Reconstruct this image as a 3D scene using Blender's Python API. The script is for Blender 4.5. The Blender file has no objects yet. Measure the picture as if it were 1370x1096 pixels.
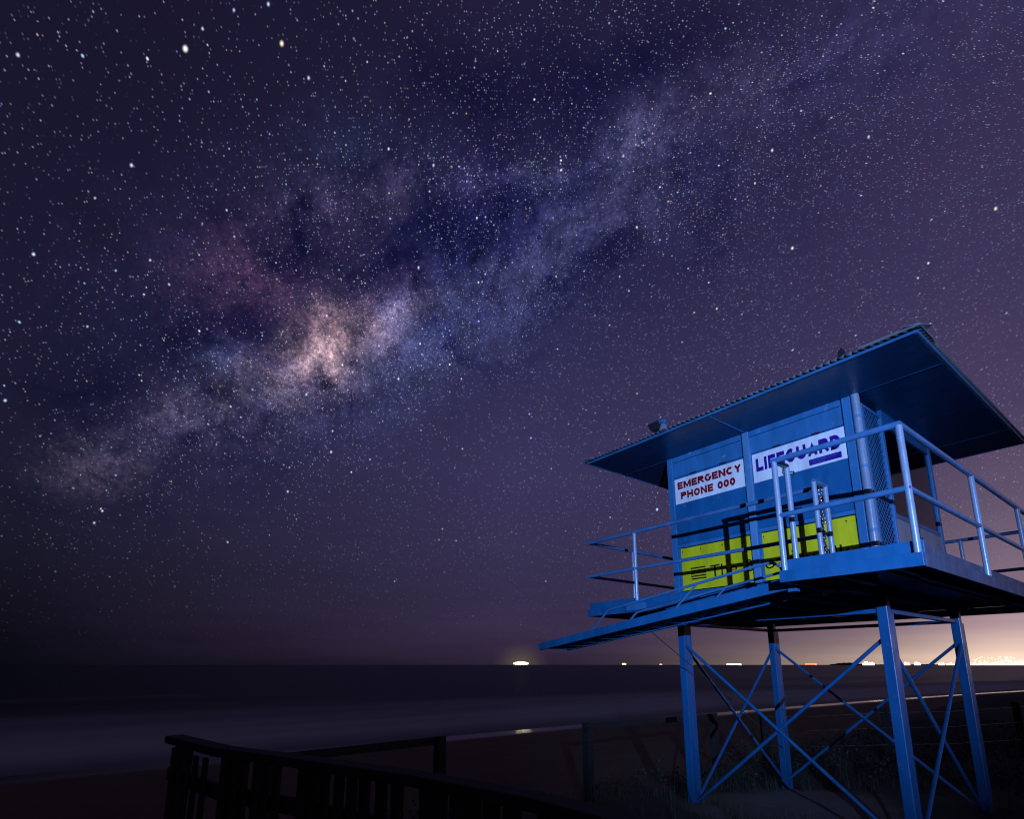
import bpy, bmesh, math, random
from mathutils import Vector, Matrix, noise as mnoise
random.seed(7)
R = math.radians
sc = bpy.context.scene
COL = sc.collection

# ------------------------------------------------------------------ camera
# World frame: X runs along the tower's front wall, Y into its depth, Z up, metres; the tripod head is at the origin.
cam_d = bpy.data.cameras.new("camera")
cam = bpy.data.objects.new("camera", cam_d)
COL.objects.link(cam)
cam_d.sensor_fit = 'HORIZONTAL'
cam_d.sensor_width = 36.0
cam_d.lens = 19.08
cam_d.shift_y = 0.1401
cam_d.clip_start = 0.05
cam_d.clip_end = 60000
cam.location = (0, 0, 0)
cam.rotation_euler = (R(90 + 11.674), 0, R(90 - 37.312))
sc.camera = cam

# ------------------------------------------------------------------ exposure
sc.view_settings.view_transform = 'Standard'
sc.view_settings.look = 'None'
sc.view_settings.exposure = 0.0
sc.view_settings.gamma = 1.0
sc.view_settings.use_curve_mapping = False
sc.cycles.filter_width = 1.15

def lin(c):
    c = c / 255.0
    return c / 12.92 if c <= 0.04045 else ((c + 0.055) / 1.055) ** 2.4
def srgb(r, g, b): return (lin(r), lin(g), lin(b), 1.0)
def direction(az, el):
    a, e = R(az), R(el)
    return Vector((math.cos(e) * math.sin(a), math.cos(e) * math.cos(a), math.sin(e)))

# ------------------------------------------------------------------ the night sky (world)
world = bpy.data.worlds.new("World")
sc.world = world
world.use_nodes = True
NT = world.node_tree
NT.nodes.clear()
NL = NT.links

def sock(node_in, v):
    if isinstance(v, bpy.types.NodeSocket): NL.new(v, node_in)
    else: node_in.default_value = v
def M(op, a, b=0.0, c=0.0, clamp=False):
    n = NT.nodes.new('ShaderNodeMath'); n.operation = op; n.use_clamp = clamp
    sock(n.inputs[0], a); sock(n.inputs[1], b); sock(n.inputs[2], c)
    return n.outputs[0]
def VM(op, a, b=(0, 0, 0), c=(0, 0, 0), s=None):
    n = NT.nodes.new('ShaderNodeVectorMath'); n.operation = op
    sock(n.inputs[0], a); sock(n.inputs[1], b); sock(n.inputs[2], c)
    if s is not None: sock(n.inputs['Scale'], s)
    return n.outputs['Value'] if op in ('DOT_PRODUCT', 'LENGTH', 'DISTANCE') else n.outputs['Vector']
def SEP(v):
    n = NT.nodes.new('ShaderNodeSeparateXYZ'); sock(n.inputs[0], v); return n.outputs
def COMB(x, y, z):
    n = NT.nodes.new('ShaderNodeCombineXYZ')
    for i, v in enumerate((x, y, z)): sock(n.inputs[i], v)
    return n.outputs[0]
def NOISE(v, scale, detail=6, rough=0.6, out=0, dist=0.0):
    n = NT.nodes.new('ShaderNodeTexNoise')
    sock(n.inputs['Vector'], v); n.inputs['Scale'].default_value = scale
    n.inputs['Detail'].default_value = detail; n.inputs['Roughness'].default_value = rough
    n.inputs['Distortion'].default_value = dist
    return n.outputs[out]
def MR(v, a, b, c, d, kind='LINEAR'):
    n = NT.nodes.new('ShaderNodeMapRange'); n.interpolation_type = kind
    sock(n.inputs[0], v)
    for i, x in enumerate((a, b, c, d)): n.inputs[i + 1].default_value = x
    return n.outputs[0]
def MIX(f, a, b):
    n = NT.nodes.new('ShaderNodeMix'); n.data_type = 'RGBA'
    sock(n.inputs[0], f); sock(n.inputs[6], a); sock(n.inputs[7], b)
    return n.outputs[2]
def RAMP(v, stops):
    n = NT.nodes.new('ShaderNodeValToRGB'); sock(n.inputs[0], v)
    e = n.color_ramp.elements
    while len(e) > 1: e.remove(e[-1])
    e[0].position = stops[0][0]; e[0].color = stops[0][1]
    for p, c in stops[1:]:
        k = e.new(p); k.color = c
    return n.outputs[0]
def SPOT_AT(v, az, el, s1, s2, ang):
    """soft elliptical patch of sky centred on a fixed direction; s1, s2 in degrees"""
    c = direction(az, el)
    r = c.cross(Vector((0, 0, 1))).normalized(); u = r.cross(c)
    t1 = math.cos(R(ang)) * r + math.sin(R(ang)) * u
    t2 = c.cross(t1)
    m = Matrix((t1, t2, c)).transposed()
    n = NT.nodes.new('ShaderNodeMapping'); n.vector_type = 'TEXTURE'
    sock(n.inputs[0], v)
    n.inputs['Rotation'].default_value = m.to_euler('XYZ')
    n.inputs['Scale'].default_value = (math.sin(R(s1)), math.sin(R(s2)), 1e4)
    g = NT.nodes.new('ShaderNodeTexGradient'); g.gradient_type = 'QUADRATIC_SPHERE'
    NL.new(n.outputs[0], g.inputs[0])
    return g.outputs[1]

tc = NT.nodes.new('ShaderNodeTexCoord')
DIR = VM('NORMALIZE', tc.outputs['Generated'])
dx, dy, dz = SEP(DIR)
# glow of the night air: three elevation ramps (dark sea side, middle, city side) mixed by compass bearing
ELS = (0, 1.3, 3, 6, 12, 20, 30, 40, 55)
L_ = ((8,9,18),(10,11,22),(14,13,25),(21,19,32),(27,26,44),(28,27,50),(26,25,49),(25,23,46),(24,21,44))
C_ = ((40,31,50),(50,39,62),(55,44,71),(53,46,74),(55,49,82),(56,51,88),(49,46,83),(37,34,68),(33,29,58))
R_ = ((234,202,178),(206,176,168),(168,140,150),(132,110,128),(102,86,110),(73,62,95),(60,53,88),(54,47,82),(46,41,72))
def elev_ramp(cs): return RAMP(dz, [(math.sin(R(e)), srgb(*c)) for e, c in zip(ELS, cs)])
hl = M('SQRT', M('MAXIMUM', M('SUBTRACT', 1.0, M('MULTIPLY', dz, dz)), 1e-4))
side = M('DIVIDE', M('ADD', M('MULTIPLY', dx, 0.606), M('MULTIPLY', dy, 0.795)), hl)
tl = M('MULTIPLY', side, -1 / 0.68, clamp=True)
tr = M('POWER', M('MULTIPLY', side, 1 / 0.68, clamp=True), 3.0)
base = MIX(tr, MIX(tl, elev_ramp(C_), elev_ramp(L_)), elev_ramp(R_))
# low thin cloud bank over the sea
cl = NOISE(VM('MULTIPLY', DIR, (1, 1, 14)), 3.0, 4, 0.55)
base = VM('SCALE', base, s=M('MULTIPLY_ADD', M('MULTIPLY', M('SUBTRACT', cl, 0.5), MR(dz, 0.0, 0.2, 1.0, 0.15)), 0.7, 1.0))

# Milky Way: star clouds and dust lanes at fixed directions, their edges frayed by noise
wn = NOISE(DIR, 7.0, 5, 0.62, out=1)
wn2 = NOISE(DIR, 26.0, 4, 0.6, out=1)
WD = VM('MULTIPLY_ADD', VM('SUBTRACT', wn, (0.5, 0.5, 0.5)), (0.11, 0.11, 0.11), DIR)
WD = VM('MULTIPLY_ADD', VM('SUBTRACT', wn2, (0.5, 0.5, 0.5)), (0.04, 0.04, 0.04), WD)
PATCHES = [
(-72.9,31.3,7.0,3.9,46,0.18,0.105,0.095),
(-73.4,30.8,4.4,2.3,44,0.17,0.115,0.105),
(-66.2,35.3,5.2,2.9,39,0.055,0.036,0.045),
(-76.7,28.1,9.0,3.2,36,0.036,0.028,0.036),
(-81.9,23.7,12.1,3.9,28,0.028,0.024,0.034),
(-91.8,16.3,5.4,3.4,13,0.045,0.035,0.05),
(-81.8,34.4,7.6,5.3,36,0.03,0.012,0.018),
(-75.1,41.8,8.3,4.2,32,0.016,0.011,0.02),
(-67.7,44.1,6.1,3.2,27,0.014,0.01,0.018),
(-37.3,48.0,5.3,3.2,25,0.03,0.03,0.06),
(-48.9,46.7,3.9,2.5,-3,0.02,0.02,0.045),
(-28.8,49.2,6.5,2.6,3,0.018,0.014,0.03),
(-20.8,49.0,4.9,2.5,-2,0.02,0.02,0.045),
(-60.2,34.6,18.6,6.7,35,0.012,0.018,0.045),
(-42.1,44.1,20.3,5.9,15,0.012,0.012,0.03),
(-49.5,41.1,12.6,4.1,23,0.012,0.011,0.02),
(-82.9,26.8,4.1,2.4,35,0.02,0.025,0.06),
(-72.3,46.1,9.9,4.9,30,0.004,0.008,0.02),
(-86.5,22.4,4.6,3.1,25,0.02,0.015,0.025),
(-56.0,46.2,4.2,3.5,2,0.012,0.008,0.03),
(-87.3,35.1,14.4,7.8,48,0.004,0.003,0.012),
(-10.8,46.5,9.4,4.7,-14,0.006,0.006,0.02),
(-68.4,30.4,30.3,9.9,38,0.006,0.006,0.016),
(-77.5,26.4,9.0,4.0,36,0.014,0.013,0.02),
(-70.0,30.2,6.0,3.5,40,0.024,0.022,0.034),
(-77.0,37.0,10.0,7.0,35,0.01,0.003,0.006),
(-67.0,35.0,2.2,1.6,30,0.02,0.03,0.07)
]
LANES = [
(-77.8,38.0,4.8,3.5,34,0.8),
(-77.5,41.6,1.7,3.8,17,0.6),
(-68.9,37.1,6.9,3.3,32,0.8),
(-63.9,40.0,7.5,4.8,33,0.6),
(-56.8,42.8,9.8,4.8,33,0.6),
(-47.3,51.6,16.3,4.6,-8,0.42),
(-59.0,52.5,8.9,4.5,13,0.36),
(-43.8,46.2,3.2,4.8,-27,0.6),
(-32.1,53.0,12.5,3.6,-5,0.5),
(-86.4,28.8,12.0,4.5,38,0.55),
(-93.1,20.0,10.0,5.8,28,0.5),
(-51.3,42.9,6.5,3.9,25,0.6),
(-83.9,39.6,5.8,3.3,30,0.4),
(-73.5,25.2,3.1,2.2,19,0.45),
(-85.6,19.8,5.9,1.8,23,0.55),
(-17.8,47.7,3.1,1.4,-9,0.5),
(-95.1,13.2,4.5,3.0,12,0.4),
(-80.6,30.3,5.9,3.2,43,0.55),
(-13.5,45.4,6.5,3.1,-16,0.4),
(-70.9,41.4,3.8,2.8,12,0.35)
]
acc = (0.0, 0.0, 0.0)
WS = WD
for i, (az, el, s1, s2, a, r, g, b) in enumerate(PATCHES):
    if i % 6 == 5: WS = VM('MULTIPLY_ADD', acc, (1e-9, 1e-9, 1e-9), WD)
    acc = VM('MULTIPLY_ADD', SPOT_AT(WS, az, el, s1 * 1.3, s2 * 1.4, a), (r * 1.55, g * 1.5, b * 1.6), acc)
dark = 0.0
WS = VM('MULTIPLY_ADD', acc, (1e-9, 1e-9, 1e-9), WD)
for i, (az, el, s1, s2, a, k) in enumerate(LANES):
    if i % 6 == 5: WS = VM('MULTIPLY_ADD', COMB(dark, 0.0, 0.0), (1e-9, 1e-9, 1e-9), WD)
    dark = M('MULTIPLY_ADD', M('SQRT', SPOT_AT(WS, az, el, s1, s2, a)), k, dark)
neb = NOISE(DIR, 15.0, 8, 0.66, dist=0.4)
nebm = MR(neb, 0.30, 0.72, 0.15, 1.9)
fil = MR(NOISE(WD, 17.0, 8, 0.66, dist=0.6), 0.36, 0.58, 0.0, 1.0, 'SMOOTHSTEP')
acc_n = VM('SCALE', acc, s=nebm)
bandlum = M('MULTIPLY', VM('DOT_PRODUCT', acc, (0.33, 0.33, 0.33)), 30.0, clamp=True)
mott = MR(NOISE(WD, 34.0, 7, 0.72, dist=0.7), 0.32, 0.66, -0.5, 0.5)
grain = MR(NOISE(DIR, 190.0, 3, 0.7), 0.34, 0.68, 0.45, 1.75)      # unresolved star dust
acc_n = VM('SCALE', acc_n, s=M('MULTIPLY', grain, M('SUBTRACT', 1.0, M('MULTIPLY', M('SUBTRACT', 1.0, fil), 0.6))))
rag = NOISE(WD, 16.0, 8, 0.68, dist=0.5)
darkf = MR(M('ADD', M('MULTIPLY', dark, 1.25), M('MULTIPLY', M('SUBTRACT', rag, 0.5), M('MINIMUM', M('MULTIPLY', dark, 3.0), 1.3))), 0.06, 1.0, 0.0, 1.0, 'SMOOTHSTEP')
band = M('SQRT', SPOT_AT(WD, -60.0, 39.0, 50.0, 15.0, 30))
vein = MR(NOISE(WD, 9.0, 8, 0.66, dist=0.9), 0.49, 0.61, 0.0, 0.95, 'SMOOTHSTEP')
darkf = M('MAXIMUM', M('MULTIPLY', darkf, MR(neb, 0.32, 0.62, 1.0, 0.62)), M('MULTIPLY', vein, M('MULTIPLY', band, 1.2, clamp=True)))
sky = VM('MULTIPLY_ADD', COMB(band, band, band), (-0.0035, 0.0005, 0.009), VM('ADD', base, acc_n))
keep = COMB(M('SUBTRACT', 1.0, M('MULTIPLY', darkf, 0.72)), M('SUBTRACT', 1.0, M('MULTIPLY', darkf, 0.72)), M('SUBTRACT', 1.0, M('MULTIPLY', darkf, 0.40)))
sky = VM('MULTIPLY', sky, keep)
sky = VM('SCALE', sky, s=M('MULTIPLY_ADD', M('ADD', M('SUBTRACT', neb, 0.5), M('MULTIPLY', mott, 0.62)), bandlum, 1.0))

# stars: cells in hour-angle / declination about the celestial pole, drawn out a little by the turning sky
pole = direction(8.3, 30.7)
p1 = pole.cross(Vector((0, 0, 1))).normalized(); p2 = p1.cross(pole)
ha = M('ARCTAN2', VM('DOT_PRODUCT', DIR, tuple(p2)), VM('DOT_PRODUCT', DIR, tuple(p1)))
dec = M('ARCSINE', VM('DOT_PRODUCT', DIR, tuple(pole)))
dens = M('ADD', M('MULTIPLY', VM('DOT_PRODUCT', acc, (0.33, 0.33, 0.33)), 9.0, clamp=True), MR(side, -0.7, 0.5, 0.12, 0.5))
dens = M('MULTIPLY', M('MULTIPLY_ADD', band, 0.55, dens), MR(NOISE(DIR, 7.0, 5, 0.65), 0.35, 0.65, 0.3, 1.7))
airfade = M('POWER', MR(dz, 0.01, 0.36, 0.0, 1.0), 1.4)
def star_layer(S, rad, gain, power, cut, dens_k, seed, stretch=1.25):
    v = NT.nodes.new('ShaderNodeTexVoronoi'); v.voronoi_dimensions = '2D'; v.feature = 'F1'
    v.inputs['Scale'].default_value = 1.0; v.inputs['Randomness'].default_value = 1.0
    sock(v.inputs['Vector'], COMB(M('MULTIPLY_ADD', ha, S / stretch, seed), M('MULTIPLY_ADD', dec, S, seed * 1.7), 0.0))
    cs = NT.nodes.new('ShaderNodeSeparateColor'); NL.new(v.outputs['Color'], cs.inputs[0])
    rr, gg, bb = cs.outputs
    fall = M('POWER', M('MAXIMUM', M('SUBTRACT', 1.0, M('DIVIDE', v.outputs['Distance'], rad * S)), 0.0), 1.3)
    pick = M('GREATER_THAN', rr, M('SUBTRACT', cut, M('MULTIPLY', dens, dens_k)))
    mag = M('MULTIPLY', M('POWER', gg, power), gain)
    tint = RAMP(bb, [(0.0, (1.0, 0.62, 0.42, 1)), (0.10, (1.0, 0.84, 0.75, 1)), (0.24, (0.95, 0.95, 1.0, 1)), (0.42, (0.55, 0.74, 1.0, 1)), (0.8, (0.28, 0.46, 1.0, 1)), (1.0, (0.55, 0.33, 1.0, 1))])
    return VM('SCALE', tint, s=M('MULTIPLY', M('MULTIPLY', fall, pick), M('MULTIPLY', mag, airfade)))
stars = star_layer(75, 0.0020, 2.2, 6.0, 0.974, 0.10, 3.3)
stars = VM('ADD', stars, star_layer(160, 0.0015, 1.0, 5.0, 0.938, 0.22, 11.9))
stars = VM('ADD', stars, star_layer(330, 0.0013, 0.50, 2.6, 0.90, 0.36, 23.1))
STARS=[
(-89.95,48.23,3.40,'w'),(-80.95,51.40,3.00,'o'),(-77.73,50.14,2.20,'b'),(-98.14,30.95,2.30,'b'),(-93.85,27.21,1.80,'b'),(-92.72,39.62,2.40,'b'),(-68.03,47.33,2.00,'w'),(-63.85,38.89,2.40,'b'),(-62.52,46.81,2.20,'b'),(-21.86,36.75,2.30,'w'),(-22.65,44.14,2.00,'w'),(-14.12,42.14,2.00,'b'),(-6.36,33.78,2.20,'o'),(-65.58,28.84,2.40,'b'),(-72.18,23.08,2.00,'b'),(-72.18,21.05,2.40,'b'),(-76.05,16.72,2.20,'b'),(-90.76,12.79,1.90,'w'),(-82.79,53.13,2.20,'b'),(-86.10,51.81,1.90,'b'),(-88.73,49.86,1.90,'b'),(-37.18,15.68,2.60,'b'),(-56.72,38.11,1.90,'w'),(-75.06,26.14,2.20,'b'),(-98.04,19.99,2.20,'b'),(-56.28,38.18,1.70,'b'),(-37.68,41.67,2.00,'w'),(-101.62,42.38,2.20,'b'),(-47.39,38.56,1.80,'b'),(-70.01,19.29,1.80,'w'),(-68.18,20.73,1.80,'b'),(-91.18,11.71,2.00,'b'),(-90.88,12.96,1.60,'w'),(-39.93,37.98,1.70,'b'),(-29.67,33.69,1.90,'w'),(-11.32,32.01,1.80,'w'),(-12.22,31.23,1.60,'w'),(-90.15,33.70,1.80,'w'),(-92.56,32.02,1.70,'b'),(-94.91,36.40,1.70,'b'),(-24.67,42.39,1.70,'w'),(-63.33,32.31,2.00,'w'),
(-59.34,46.95,1.40,'w'),(-58.68,46.87,1.42,'b'),(-59.49,47.39,1.06,'b'),(-56.74,46.73,1.05,'b'),(-56.68,46.11,1.14,'b'),(-56.28,44.95,1.07,'w'),(-58.35,45.94,1.49,'b'),(-57.39,45.59,1.49,'b'),(-58.46,44.05,1.27,'w'),(-58.29,46.45,1.48,'b'),(-54.75,46.56,1.15,'b'),(-60.42,45.00,1.13,'b'),(-58.22,45.05,1.00,'w'),(-57.80,46.40,1.18,'b'),(-70.23,36.96,1.24,'w'),(-69.82,36.87,1.47,'w'),(-70.14,36.80,1.27,'b'),(-70.21,36.74,1.00,'b'),(-78.01,31.00,1.48,'b'),(-77.91,31.27,1.47,'b'),(-78.48,30.59,1.13,'b'),(-77.47,30.48,1.40,'b'),(-64.60,35.11,1.05,'b'),(-66.84,35.19,1.07,'b'),(-65.47,35.60,1.16,'b'),(-66.57,34.30,1.31,'w'),(-67.16,36.72,1.08,'b'),(-65.39,34.97,1.46,'b'),(-66.09,34.54,1.41,'b'),(-66.44,35.43,1.49,'w'),(-65.43,35.19,1.42,'b'),(-35.06,48.03,1.07,'b'),(-35.49,47.69,1.07,'b'),(-36.52,47.64,1.50,'b'),(-35.23,48.06,1.24,'w'),(-36.52,47.81,1.24,'b'),(-35.02,47.34,1.27,'b'),(-36.87,48.64,1.17,'b'),(-37.26,48.25,1.27,'w'),(-37.26,47.60,1.39,'w'),(-79.83,30.50,1.15,'w'),(-79.86,30.74,1.24,'w'),(-80.06,31.34,1.17,'b'),(-79.79,30.49,1.27,'b'),(-79.85,30.17,1.14,'w'),(-49.37,48.01,1.17,'w'),(-49.75,45.53,1.20,'b'),(-46.58,47.67,1.49,'b'),(-49.58,47.08,1.08,'b'),(-46.59,47.18,1.35,'w'),(-48.61,47.62,1.31,'w'),(-51.05,47.19,1.15,'w'),(-63.24,47.41,1.36,'b'),(-62.88,45.77,1.31,'b'),(-63.04,45.60,1.32,'b'),(-60.35,46.92,1.08,'b'),(-61.15,45.64,1.24,'w'),(-36.22,47.43,1.19,'w'),(-36.91,47.49,1.36,'b'),(-36.30,47.64,1.14,'b'),(-36.21,48.53,1.27,'b'),(-38.89,48.20,1.15,'w'),(-38.84,47.07,1.48,'b'),(-83.77,26.28,1.32,'b'),(-83.24,26.86,1.19,'b'),(-81.46,27.75,1.30,'b'),(-82.63,27.85,1.19,'b'),(-83.68,27.15,1.07,'w'),(-82.44,27.65,1.21,'b'),(-83.57,26.82,1.35,'b'),(-60.03,43.09,1.30,'b'),(-62.82,43.12,1.13,'b'),(-64.09,40.17,1.25,'b'),(-62.54,42.33,1.33,'b'),(-62.69,42.22,1.07,'b')
]
tints = {'w': (1.0, 0.95, 1.0), 'o': (1.0, 0.78, 0.6), 'b': (0.62, 0.76, 1.0)}
DS = DIR
for i, (az, el, size, t) in enumerate(STARS):
    if i % 6 == 0: DS = VM('MULTIPLY_ADD', stars, (1e-9, 1e-9, 1e-9), DIR)   # keeps the node chain sequential
    s = SPOT_AT(DS, az, el, 0.088 * size, 0.068 * size, 82)
    stars = VM('MULTIPLY_ADD', s, tuple(k * (0.9 + 0.75 * (size - 1.5)) for k in tints[t]), stars)
sky = VM('ADD', sky, VM('SCALE', stars, s=M('SUBTRACT', 1.0, M('MULTIPLY', darkf, 0.2))))
# lit air round the floodlit ship on the horizon
sky = VM('MULTIPLY_ADD', SPOT_AT(DS, -10.5, 0.0, 13.0, 5.5, 0), (0.42, 0.31, 0.20), sky)
sky = VM('MULTIPLY_ADD', SPOT_AT(DS, -51.76, 0.1, 3.4, 2.6, 0), (0.095, 0.074, 0.028), sky)
bg = NT.nodes.new('ShaderNodeBackground')
NL.new(sky, bg.inputs[0]); bg.inputs[1].default_value = 1.0
wo = NT.nodes.new('ShaderNodeOutputWorld')
NL.new(bg.outputs[0], wo.inputs[0])

# ------------------------------------------------------------------ the one lamp: a floodlight behind and to the right of the tripod
ld = bpy.data.lights.new("floodlight_beam", 'SPOT')
lamp = bpy.data.objects.new("floodlight_beam", ld)
COL.objects.link(lamp)
lamp.location = (4.9, -3.5, 1.4)
ld.energy = 9800
ld.color = (0.27, 0.46, 1.0)
ld.spot_size = R(38)
ld.spot_blend = 1.0
ld.shadow_soft_size = 0.03
aim = Vector((-3.75, 6.8, 1.7))
lamp.rotation_euler = (aim - lamp.location).to_track_quat('-Z', 'Y').to_euler()

# ------------------------------------------------------------------ materials
def new_mat(name):
    m = bpy.data.materials.new(name); m.use_nodes = True
    nt = m.node_tree
    return m, nt, nt.nodes['Principled BSDF']
def _n(nt, kind, **kw):
    n = nt.nodes.new(kind)
    for k, v in kw.items(): setattr(n, k, v)
    return n
def _noise(nt, scale, detail=5, rough=0.6, vec=None, stretch=None):
    t = _n(nt, 'ShaderNodeTexCoord'); n = _n(nt, 'ShaderNodeTexNoise')
    n.inputs['Scale'].default_value = scale; n.inputs['Detail'].default_value = detail; n.inputs['Roughness'].default_value = rough
    v = vec if vec is not None else t.outputs['Object']
    if stretch:
        mp = _n(nt, 'ShaderNodeMapping'); mp.inputs['Scale'].default_value = stretch
        nt.links.new(v, mp.inputs[0]); v = mp.outputs[0]
    nt.links.new(v, n.inputs['Vector'])
    return n.outputs[0]
def _ramp(nt, v, stops):
    r = _n(nt, 'ShaderNodeValToRGB'); nt.links.new(v, r.inputs[0])
    e = r.color_ramp.elements
    e[0].position, e[0].color = stops[0][0], stops[0][1]
    e[1].position, e[1].color = stops[-1][0], stops[-1][1]
    for p, c in stops[1:-1]:
        k = e.new(p); k.color = c
    return r.outputs[0]
def _mix(nt, f, a, b, blend='MIX'):
    m = _n(nt, 'ShaderNodeMix', data_type='RGBA', blend_type=blend)
    for i, v in ((0, f), (6, a), (7, b)):
        if isinstance(v, bpy.types.NodeSocket): nt.links.new(v, m.inputs[i])
        else: m.inputs[i].default_value = v
    return m.outputs[2]
def c4(c): return (c[0], c[1], c[2], 1.0)
def paint(name, col, rough=0.4, worn=(0.42, 0.45, 0.48), wear=0.25, streak=(3, 3, 0.5), metallic=0.0, spec=0.5):
    """weathered enamel paint: slow tone drift, runs of dirt, chalky chips"""
    m, nt, b = new_mat(name)
    dk = tuple(k * 0.72 for k in col); lt = tuple(min(1, k * 1.15 + 0.008) for k in col)
    tone = _ramp(nt, _noise(nt, 1.7, 6, 0.65, stretch=streak), [(0.3, c4(dk)), (0.55, c4(col)), (0.75, c4(lt))])
    chips = _ramp(nt, _noise(nt, 9.0, 8, 0.72), [(0.62, (0, 0, 0, 1)), (0.72, (wear, wear, wear, 1))])
    colr = _mix(nt, chips, tone, c4(worn))
    nt.links.new(colr, b.inputs['Base Color'])
    rr = _ramp(nt, _noise(nt, 6.0, 5, 0.6), [(0.3, (rough * 0.75,) * 3 + (1,)), (0.7, (min(1, rough * 1.35),) * 3 + (1,))])
    nt.links.new(rr, b.inputs['Roughness'])
    b.inputs['Metallic'].default_value = metallic
    b.inputs['Specular IOR Level'].default_value = spec
    bp = _n(nt, 'ShaderNodeBump'); bp.inputs['Strength'].default_value = 0.12; bp.inputs['Distance'].default_value = 0.01
    nt.links.new(_noise(nt, 14.0, 5, 0.6), bp.inputs['Height']); nt.links.new(bp.outputs[0], b.inputs['Normal'])
    return m
def emit(name, col, s):
    m, nt, b = new_mat(name)
    b.inputs['Base Color'].default_value = (0.02, 0.02, 0.02, 1)
    b.inputs['Emission Color'].default_value = c4(col); b.inputs['Emission Strength'].default_value = s
    return m

BLUE = paint('blue_enamel', (0.008, 0.118, 0.285), 0.42)
BLUE_LIGHT = paint('faded_blue_enamel', (0.032, 0.175, 0.375), 0.45, wear=0.8)
BLUE_RAIL = paint('rail_enamel', (0.055, 0.17, 0.345), 0.28, wear=0.35)
POST = paint('post_enamel', (0.34, 0.42, 0.55), 0.25, wear=0.4, metallic=0.25)
CHALK = paint('chalky_grey_blue', (0.09, 0.25, 0.45), 0.5, wear=0.8)
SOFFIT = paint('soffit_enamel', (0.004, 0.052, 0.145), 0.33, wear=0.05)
DIM_SIDE = paint('dimmed_side_fascia', (0.075, 0.10, 0.17), 0.6, wear=0.5)  # right side fascia: weaker lamp light put into a darker, greyer paint colour
LEGM = paint('leg_enamel', (0.008, 0.098, 0.26), 0.32, wear=0.35)
ZINC = paint('zinc_sheet', (0.42, 0.44, 0.45), 0.4, metallic=0.6, wear=0.1)
WHITE = paint('sign_white', (0.90, 0.88, 0.88), 0.35, worn=(0.5, 0.5, 0.52), wear=0.12)
YELLOW = paint('lime_yellow_panel', (0.74, 0.68, 0.012), 0.38, worn=(0.35, 0.3, 0.05), wear=0.2)
RED = paint('dark_red_letter', (0.30, 0.004, 0.010), 0.4, wear=0.0)
NAVY = paint('navy_letter', (0.035, 0.006, 0.26), 0.4, wear=0.0)
BLACK = paint('black_letter', (0.006, 0.007, 0.009), 0.4, wear=0.0)
PALE = paint('pale_panel', (0.26, 0.25, 0.30), 0.5, wear=0.3)
DARKM = paint('dark_metal', (0.02, 0.022, 0.025), 0.4, wear=0.1)
RUST = paint('rusty_steel', (0.16, 0.07, 0.04), 0.7, worn=(0.3, 0.3, 0.3), wear=0.3)
STEEL = paint('bright_steel', (0.5, 0.5, 0.5), 0.3, metallic=0.9, wear=0.1)
ROPE = paint('dark_cable', (0.05, 0.05, 0.05), 0.6, wear=0.0)

def make_wood():
    m, nt, b = new_mat('weathered_timber')
    g = _noise(nt, 5.0, 8, 0.7, stretch=(1, 1, 6))
    nt.links.new(_ramp(nt, g, [(0.25, (0.004, 0.004, 0.004, 1)), (0.55, (0.014, 0.013, 0.013, 1)), (0.8, (0.036, 0.034, 0.034, 1))]), b.inputs['Base Color'])
    b.inputs['Roughness'].default_value = 0.85
    bp = _n(nt, 'ShaderNodeBump'); bp.inputs['Strength'].default_value = 0.5; bp.inputs['Distance'].default_value = 0.02
    nt.links.new(_noise(nt, 18.0, 6, 0.7), bp.inputs['Height']); nt.links.new(bp.outputs[0], b.inputs['Normal'])
    return m
WOOD = make_wood()

def make_glass():
    m, nt, b = new_mat('tinted_glass')
    nt.nodes.remove(b)
    tr = _n(nt, 'ShaderNodeBsdfTransparent'); tr.inputs[0].default_value = (0.36, 0.21, 0.27, 1)
    gl = _n(nt, 'ShaderNodeBsdfGlossy'); gl.inputs[0].default_value = (0.8, 0.8, 0.9, 1); gl.inputs['Roughness'].default_value = 0.08
    mx = _n(nt, 'ShaderNodeMixShader')
    fr = _n(nt, 'ShaderNodeFresnel'); fr.inputs[0].default_value = 1.4
    nt.links.new(fr.outputs[0], mx.inputs[0]); nt.links.new(tr.outputs[0], mx.inputs[1]); nt.links.new(gl.outputs[0], mx.inputs[2])
    nt.links.new(mx.outputs[0], nt.nodes['Material Output'].inputs[0])
    return m
GLASS = make_glass()

def shore_x_nodes(nt):
    """returns socket: metres seaward of the water's edge"""
    g = _n(nt, 'ShaderNodeNewGeometry'); s = _n(nt, 'ShaderNodeSeparateXYZ'); nt.links.new(g.outputs['Position'], s.inputs[0])
    def mm(op, a, b=0.0, clamp=False):
        n = _n(nt, 'ShaderNodeMath', operation=op, use_clamp=clamp)
        for i, v in enumerate((a, b)):
            if isinstance(v, bpy.types.NodeSocket): nt.links.new(v, n.inputs[i])
            else: n.inputs[i].default_value = v
        return n.outputs[0]
    y = mm('MAXIMUM', mm('SUBTRACT', s.outputs[1], 20.0), 0.0)
    xs = mm('ADD', mm('MULTIPLY', mm('MULTIPLY', y, y), 0.0007), -28.0)
    return mm('SUBTRACT', xs, s.outputs[0]), g.outputs['Position'], s.outputs[2], mm

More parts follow.
